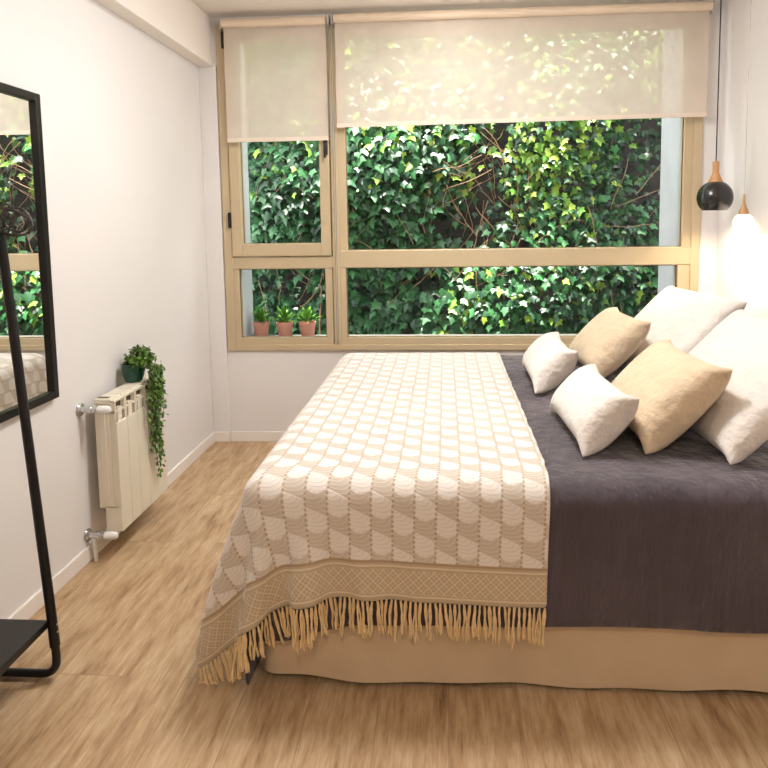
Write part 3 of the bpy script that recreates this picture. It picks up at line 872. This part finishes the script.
pendant(1.425, 3.19, 1.285, 0.046, M['pendant_white'], M['palecord'], (0.024, 0.005, 0.062, 0.03), 'small white pendant lamp on a pale cord against the right wall', 11, 0.6)

# ------------------------------------------------------------------ bed
bed = empty('bed', (0.47, 2.56, 0)); tag(bed, 'double bed with a gathered beige valance along the floor', 'bed')
MB().box(BX0+0.02, BX1, BY0+0.02, BY1-0.02, 0.31, BZ-0.01, 0.045, 4).build('mattress', M['mattress'], bed, True)
MB().box(BX0+0.04, BX1-0.01, BY0+0.05, BY1-0.04, 0.07, 0.31, 0.01).build('base', M['blackwood'], bed)
for lx in (BX0+0.12, BX1-0.12):
    for ly in (BY0+0.14, BY1-0.14):
        MB().lathe([(0.022, 0), (0.028, 0.075)], (lx, ly, 0), seg=16).build('leg', M['blackwood'], bed, True)
# valance: a strip around foot corner, front and far side, with loose folds
per = []
x0_, x1_, ya, yb2, rc = BX0+0.012, BX1-0.005, BY0+0.022, BY1-0.03, 0.05
nseg = 220
tot = (x1_-x0_-rc)+(yb2-ya-2*rc)+(x1_-x0_-rc)+PI*rc
def per_pt(s):
    a_ = x1_-x0_-rc
    if s < a_: return (x1_-s, ya, 0, -1)
    s -= a_
    if s < PI/2*rc:
        k = s/rc; return (x0_+rc-rc*math.sin(k), ya+rc-rc*math.cos(k), -math.sin(k), -math.cos(k))
    s -= PI/2*rc
    b_ = yb2-ya-2*rc
    if s < b_: return (x0_, ya+rc+s, -1, 0)
    s -= b_
    if s < PI/2*rc:
        k = s/rc; return (x0_+rc-rc*math.cos(k), yb2-rc+rc*math.sin(k), -math.cos(k), math.sin(k))
    s -= PI/2*rc
    return (x0_+rc+s, yb2, 0, 1)
vs, fs = [], []; rows = 9
for i in range(nseg+1):
    s = tot*i/nseg; x, y, nx, ny = per_pt(min(s, tot-1e-6))
    hem = 0.014+0.004*math.sin(s*4.1)+0.003*math.sin(s*9.7+1)
    for j in range(rows+1):
        k = j/rows; z = 0.30+(hem-0.30)*k
        o_ = k**1.3*(0.007*math.sin(s*8.5+math.sin(s*3)*2+k*1.5)+0.004*math.sin(s*21+k*2.5))+0.006*k
        vs.append((x+nx*o_, y+ny*o_, z))
for i in range(nseg):
    for j in range(rows):
        a_ = i*(rows+1)+j; fs.append((a_, a_+1, a_+rows+2, a_+rows+1))
o = mesh_obj('valance', vs, fs, M['skirt'], bed, True); subsurf(o)

LO = np.array([BX0, BY0, 0.10]); HI = np.array([BX1+0.3, BY1, BZ])
# duvet cover
P, Fq, uv, idx = drape(BX0-0.36, 1.50, BY0-0.335, BY1+0.15, 0.022, LO, HI, 0.05, 0.010, 130)
P[:, 2] += 0.004*np.sin(P[:, 0]*7+np.sin(P[:, 1]*5)*1.3)*np.sin(P[:, 1]*6.3+P[:, 0]*2)*(P[:, 2] > BZ-0.02)
# keep the corner fold of the duvet close to the bed, under the throw
cx_ = np.clip(BX0-P[:, 0], 0, None); cy_ = np.clip(BY0-P[:, 1], 0, None)
P[:, 0] += np.clip(cx_-0.012, 0, None)*np.where(cy_ > 0.012, 0.35, 0.92); P[:, 1] += np.where(cx_ > 0.012, np.clip(cy_+0.025, 0, None), np.clip(cy_-0.012, 0, None)*0.9)*np.where(P[:, 2] < 0.42, 1.0, np.clip((0.55-P[:, 2])/0.13, 0, 1))
tk = np.clip((0.235-P[:, 2])/0.07, 0, 1)*(P[:, 0] < BX0+0.16)*(P[:, 1] < BY0+0.2)      # the low tip tucks behind the valance corner
P[:, 1] += tk*np.clip(BY0+0.012-P[:, 1], 0, None)*(P[:, 0] < BX0+0.03)
P[:, 0] -= tk*np.clip(P[:, 0]-(BX0-0.012), 0, 0.2)*1.0
duv = mesh_obj('duvet', P, Fq, M['duvet'], None, True, uv, origin=(0.47, 2.56, BZ))
tag(duv, 'charcoal grey cotton duvet spread over the bed', 'duvet'); subsurf(duv)
sd = duv.modifiers.new('thick', 'SOLIDIFY'); sd.thickness = 0.008; sd.offset = 1
duv.modifiers.move(1, 0)

# patterned throw
TS0, TS1, TT0, TT1 = BX0-0.34, 0.283, BY0-0.300, BY1+0.10
def flare(s, t):
    # the foot end was pulled outwards when the bed was made
    o = np.zeros((len(s), 3)); k = np.clip((BX0-s)/0.1, 0, 1)
    o[:, 0] = -3.0*k*np.clip(1.15-(t-BY0)/1.6, 0, 1)*np.where(t < BY0-0.02, 0.9, 0.5+2.6*np.sin(2*PI*(t-BY0-0.10)/0.42))
    o[:, 1] = 0.6*k*(t < BY0)
    return o
P, Fq, uv, idx = drape(TS0, TS1, TT0, TT1, 0.02, LO-0.004, HI+0.004, 0.05, 0.020, 150, wind=flare, skew=0.05, iters=20)
thr = mesh_obj('throw_blanket', P, Fq, M['throw'], None, True, uv, origin=(-0.13, 2.56, BZ))
tag(thr, 'cream and tan fan patterned throw with tasselled hem across the bed', 'throw'); subsurf(thr)
sd = thr.modifiers.new('thick', 'SOLIDIFY'); sd.thickness = 0.005; sd.offset = 1
thr.modifiers.move(1, 0)
# tassels along the front hem (column 0 of the grid)
hem = P[idx[:, 0]]; nxt = P[idx[:, 1]]
seg = np.sqrt(((hem[1:]-hem[:-1])**2).sum(1)); cum = np.concatenate([[0], np.cumsum(seg)])
r5 = np.random.default_rng(5)
nT = 88
for i in range(nT):
    s = cum[-1]*(i+0.5)/nT
    p = np.array([np.interp(s, cum, hem[:, k]) for k in range(3)]); q = np.array([np.interp(s, cum, nxt[:, k]) for k in range(3)])
    d = p-q; d /= np.linalg.norm(d)+1e-9
    d = 0.4*d+np.array([0, 0, -1.0])*0.9; d /= np.linalg.norm(d)
    Ln = r5.uniform(0.082, 0.108)
    tm = MB()
    sw = r5.normal(0, 0.10, 2)
    for k2 in range(3):
        off = r5.normal(0, 0.0022, 3); ph = r5.uniform(0, 6)
        pts = []
        for j in range(6):
            k = j/5
            pt = p+d*Ln*k+off*(0.3+k*1.4)+np.array([sw[0]*k*0.06+0.002*math.sin(ph+k*7), sw[1]*k*0.04-0.003, 0])
            pt[2] = max(pt[2], 0.004+0.002*k2)
            pts.append(tuple(pt))
        tm.tube(pts, [0.0019, 0.0027, 0.0026, 0.0027, 0.0031, 0.0018], 5)
    tm.build('tassel', M['tassel'], thr, True)

# ------------------------------------------------------------------ pillows
def pillow(name, P0, F0, mat, near, yaw, lean, L, W, label, cat, group, roll=0.0, lift=0.0):
    """near: bottom corner nearest the camera; the long edge runs away from it, the other edge leans back to the right"""
    e = np.array([-math.sin(yaw), math.cos(yaw), 0]); n_ = np.array([math.cos(yaw), math.sin(yaw), 0])
    w_ = n_*math.cos(lean)+np.array([0, 0, 1])*math.sin(lean)
    nrm = np.cross(e, w_)
    e2 = e*math.cos(roll)+w_*math.sin(roll); w2 = -e*math.sin(roll)+w_*math.cos(roll)
    c = np.array(near)+e*L/2+w_*W/2
    Q = c+P0[:, 0:1]*e2+P0[:, 1:2]*w2+P0[:, 2:3]*nrm
    zb = BZ+0.022
    low = Q[:, 2] < zb
    Q[low, 2] = zb+(Q[low, 2]-zb)*0.08
    o = mesh_obj(name, Q, F0, mat, None, True, origin=(float(c[0]), float(c[1]), zb))
    tag(o, label, cat, group); subsurf(o)
    return o
R = math.radians
Ps, Fs = inflate(0.475, 0.245, 44, 26, 0.125, 11)
Pb, Fb = inflate(0.50, 0.36, 44, 32, 0.155, 12)
Pw, Fw = inflate(0.68, 0.50, 52, 38, 0.155, 13)
pillow('lumbar_cushion', Ps, Fs, M['white_cotton'], (0.402, 1.866, BZ+0.028), 0.046, R(47), 0.475, 0.235, 'small white cushion in front, leaning on the nearer beige cushion', 'cushion', 'small white cushions')
pillow('lumbar_cushion', Ps*(-1, 1, 1), Fs[:, ::-1], M['white_cotton'], (0.352, 2.545, BZ+0.028), -0.01, R(46), 0.49, 0.25, 'small white cushion nearest the window, leaning on the farther beige cushion', 'cushion', 'small white cushions')
pillow('square_cushion', Pb, Fb, M['beige_cotton'], (0.583, 1.887, BZ+0.028), 0.025, R(46), 0.486, 0.36, 'beige cushion nearer the camera, in front of the big white pillow', 'cushion', 'beige cushions')
pillow('square_cushion', Pb*(1, -1, 1), Fb[:, ::-1], M['beige_cotton'], (0.63, 2.76, BZ+0.028), 0.03, R(46), 0.53, 0.36, 'beige cushion farther back, before the window corner', 'cushion', 'beige cushions')
pillow('bed_pillow', Pw, Fw, M['white_cotton'], (0.792, 1.79, BZ+0.028), 0.03, R(45), 0.70, 0.50, 'large white pillow at the right edge, behind the nearer beige cushion', 'pillow', 'large white bed pillows')
pillow('bed_pillow', Pw*(-1, 1, 1), Fw[:, ::-1], M['white_cotton'], (0.895, 2.70, BZ+0.028), 0.11, R(45), 0.64, 0.50, 'large white pillow farther back, under the black pendant lamp', 'pillow', 'large white bed pillows')

# ------------------------------------------------------------------ lights
def area(name, loc, size, energy, color, rot=(0, 0, 0), shape='DISK'):
    L = bpy.data.lights.new(name, 'AREA'); L.shape = shape; L.size = size; L.energy = energy; L.color = color
    o = bpy.data.objects.new(name, L); o.location = loc; o.rotation_euler = rot; COL.objects.link(o); return o
area('ceiling_light', (0.02, -0.58, ZC-0.02), 0.30, 20, (1.0, 0.85, 0.68))
area('ceiling_light', (-0.1, 2.25, ZC-0.02), 0.35, 24, (1.0, 1.0, 1.0))
area('ceiling_light', (0.05, 3.35, ZC-0.02), 0.12, 1.6, (1.0, 0.95, 0.90))
L = bpy.data.lights.new('fill_light', 'POINT'); L.energy = 25; L.color = (1.0, 0.99, 0.985); L.shadow_soft_size = 0.12  # added fill without a fixture, put in to brighten the ceiling
lo_ = bpy.data.objects.new('fill_light', L); lo_.location = (0.15, 2.3, 2.15); COL.objects.link(lo_)
S = bpy.data.lights.new('sun', 'SUN'); S.energy = 27.0; S.angle = R(8); S.color = (1.0, 0.96, 0.88)
so = bpy.data.objects.new('sun', S); so.rotation_euler = (R(1), R(-5), 0); so.location = (0, 3, 6); COL.objects.link(so)

w = bpy.data.worlds.new('sky'); scene.world = w; w.use_nodes = True
nt = w.node_tree; nt.nodes.clear()
ow = nt.nodes.new('ShaderNodeOutputWorld'); bg = nt.nodes.new('ShaderNodeBackground')
bg.inputs[0].default_value = (0.93, 0.97, 1.0, 1); bg.inputs[1].default_value = 7.2
nt.links.new(bg.outputs[0], ow.inputs[0])

# ------------------------------------------------------------------ camera
cam = bpy.data.cameras.new('camera'); co = bpy.data.objects.new('camera', cam); COL.objects.link(co)
yaw, pitch, roll, fpx, ppx, ppy = 0.0622, 0.093, -0.0134, 644.70, 405.31, 283.31
fwd = Vector((-math.sin(yaw)*math.cos(pitch), math.cos(yaw)*math.cos(pitch), -math.sin(pitch)))
rt = Vector((math.cos(yaw), math.sin(yaw), 0)); up = rt.cross(fwd)
r2 = rt*math.cos(roll)+up*math.sin(roll); u2 = -rt*math.sin(roll)+up*math.cos(roll)
mw = Matrix((( r2.x, u2.x, -fwd.x, 0), (r2.y, u2.y, -fwd.y, 0), (r2.z, u2.z, -fwd.z, CAM_H), (0, 0, 0, 1)))
co.matrix_world = mw
cam.sensor_width = 36; cam.sensor_fit = 'HORIZONTAL'; cam.lens = 36*fpx/768
cam.shift_x = (384-ppx)/768; cam.shift_y = (ppy-384)/768
cam.clip_start = 0.02
scene.camera = co
scene.view_settings.view_transform = 'Standard'
scene.view_settings.look = 'None'
scene.view_settings.exposure = 0.0
scene.cycles.max_bounces = 10
scene.cycles.transparent_max_bounces = 16
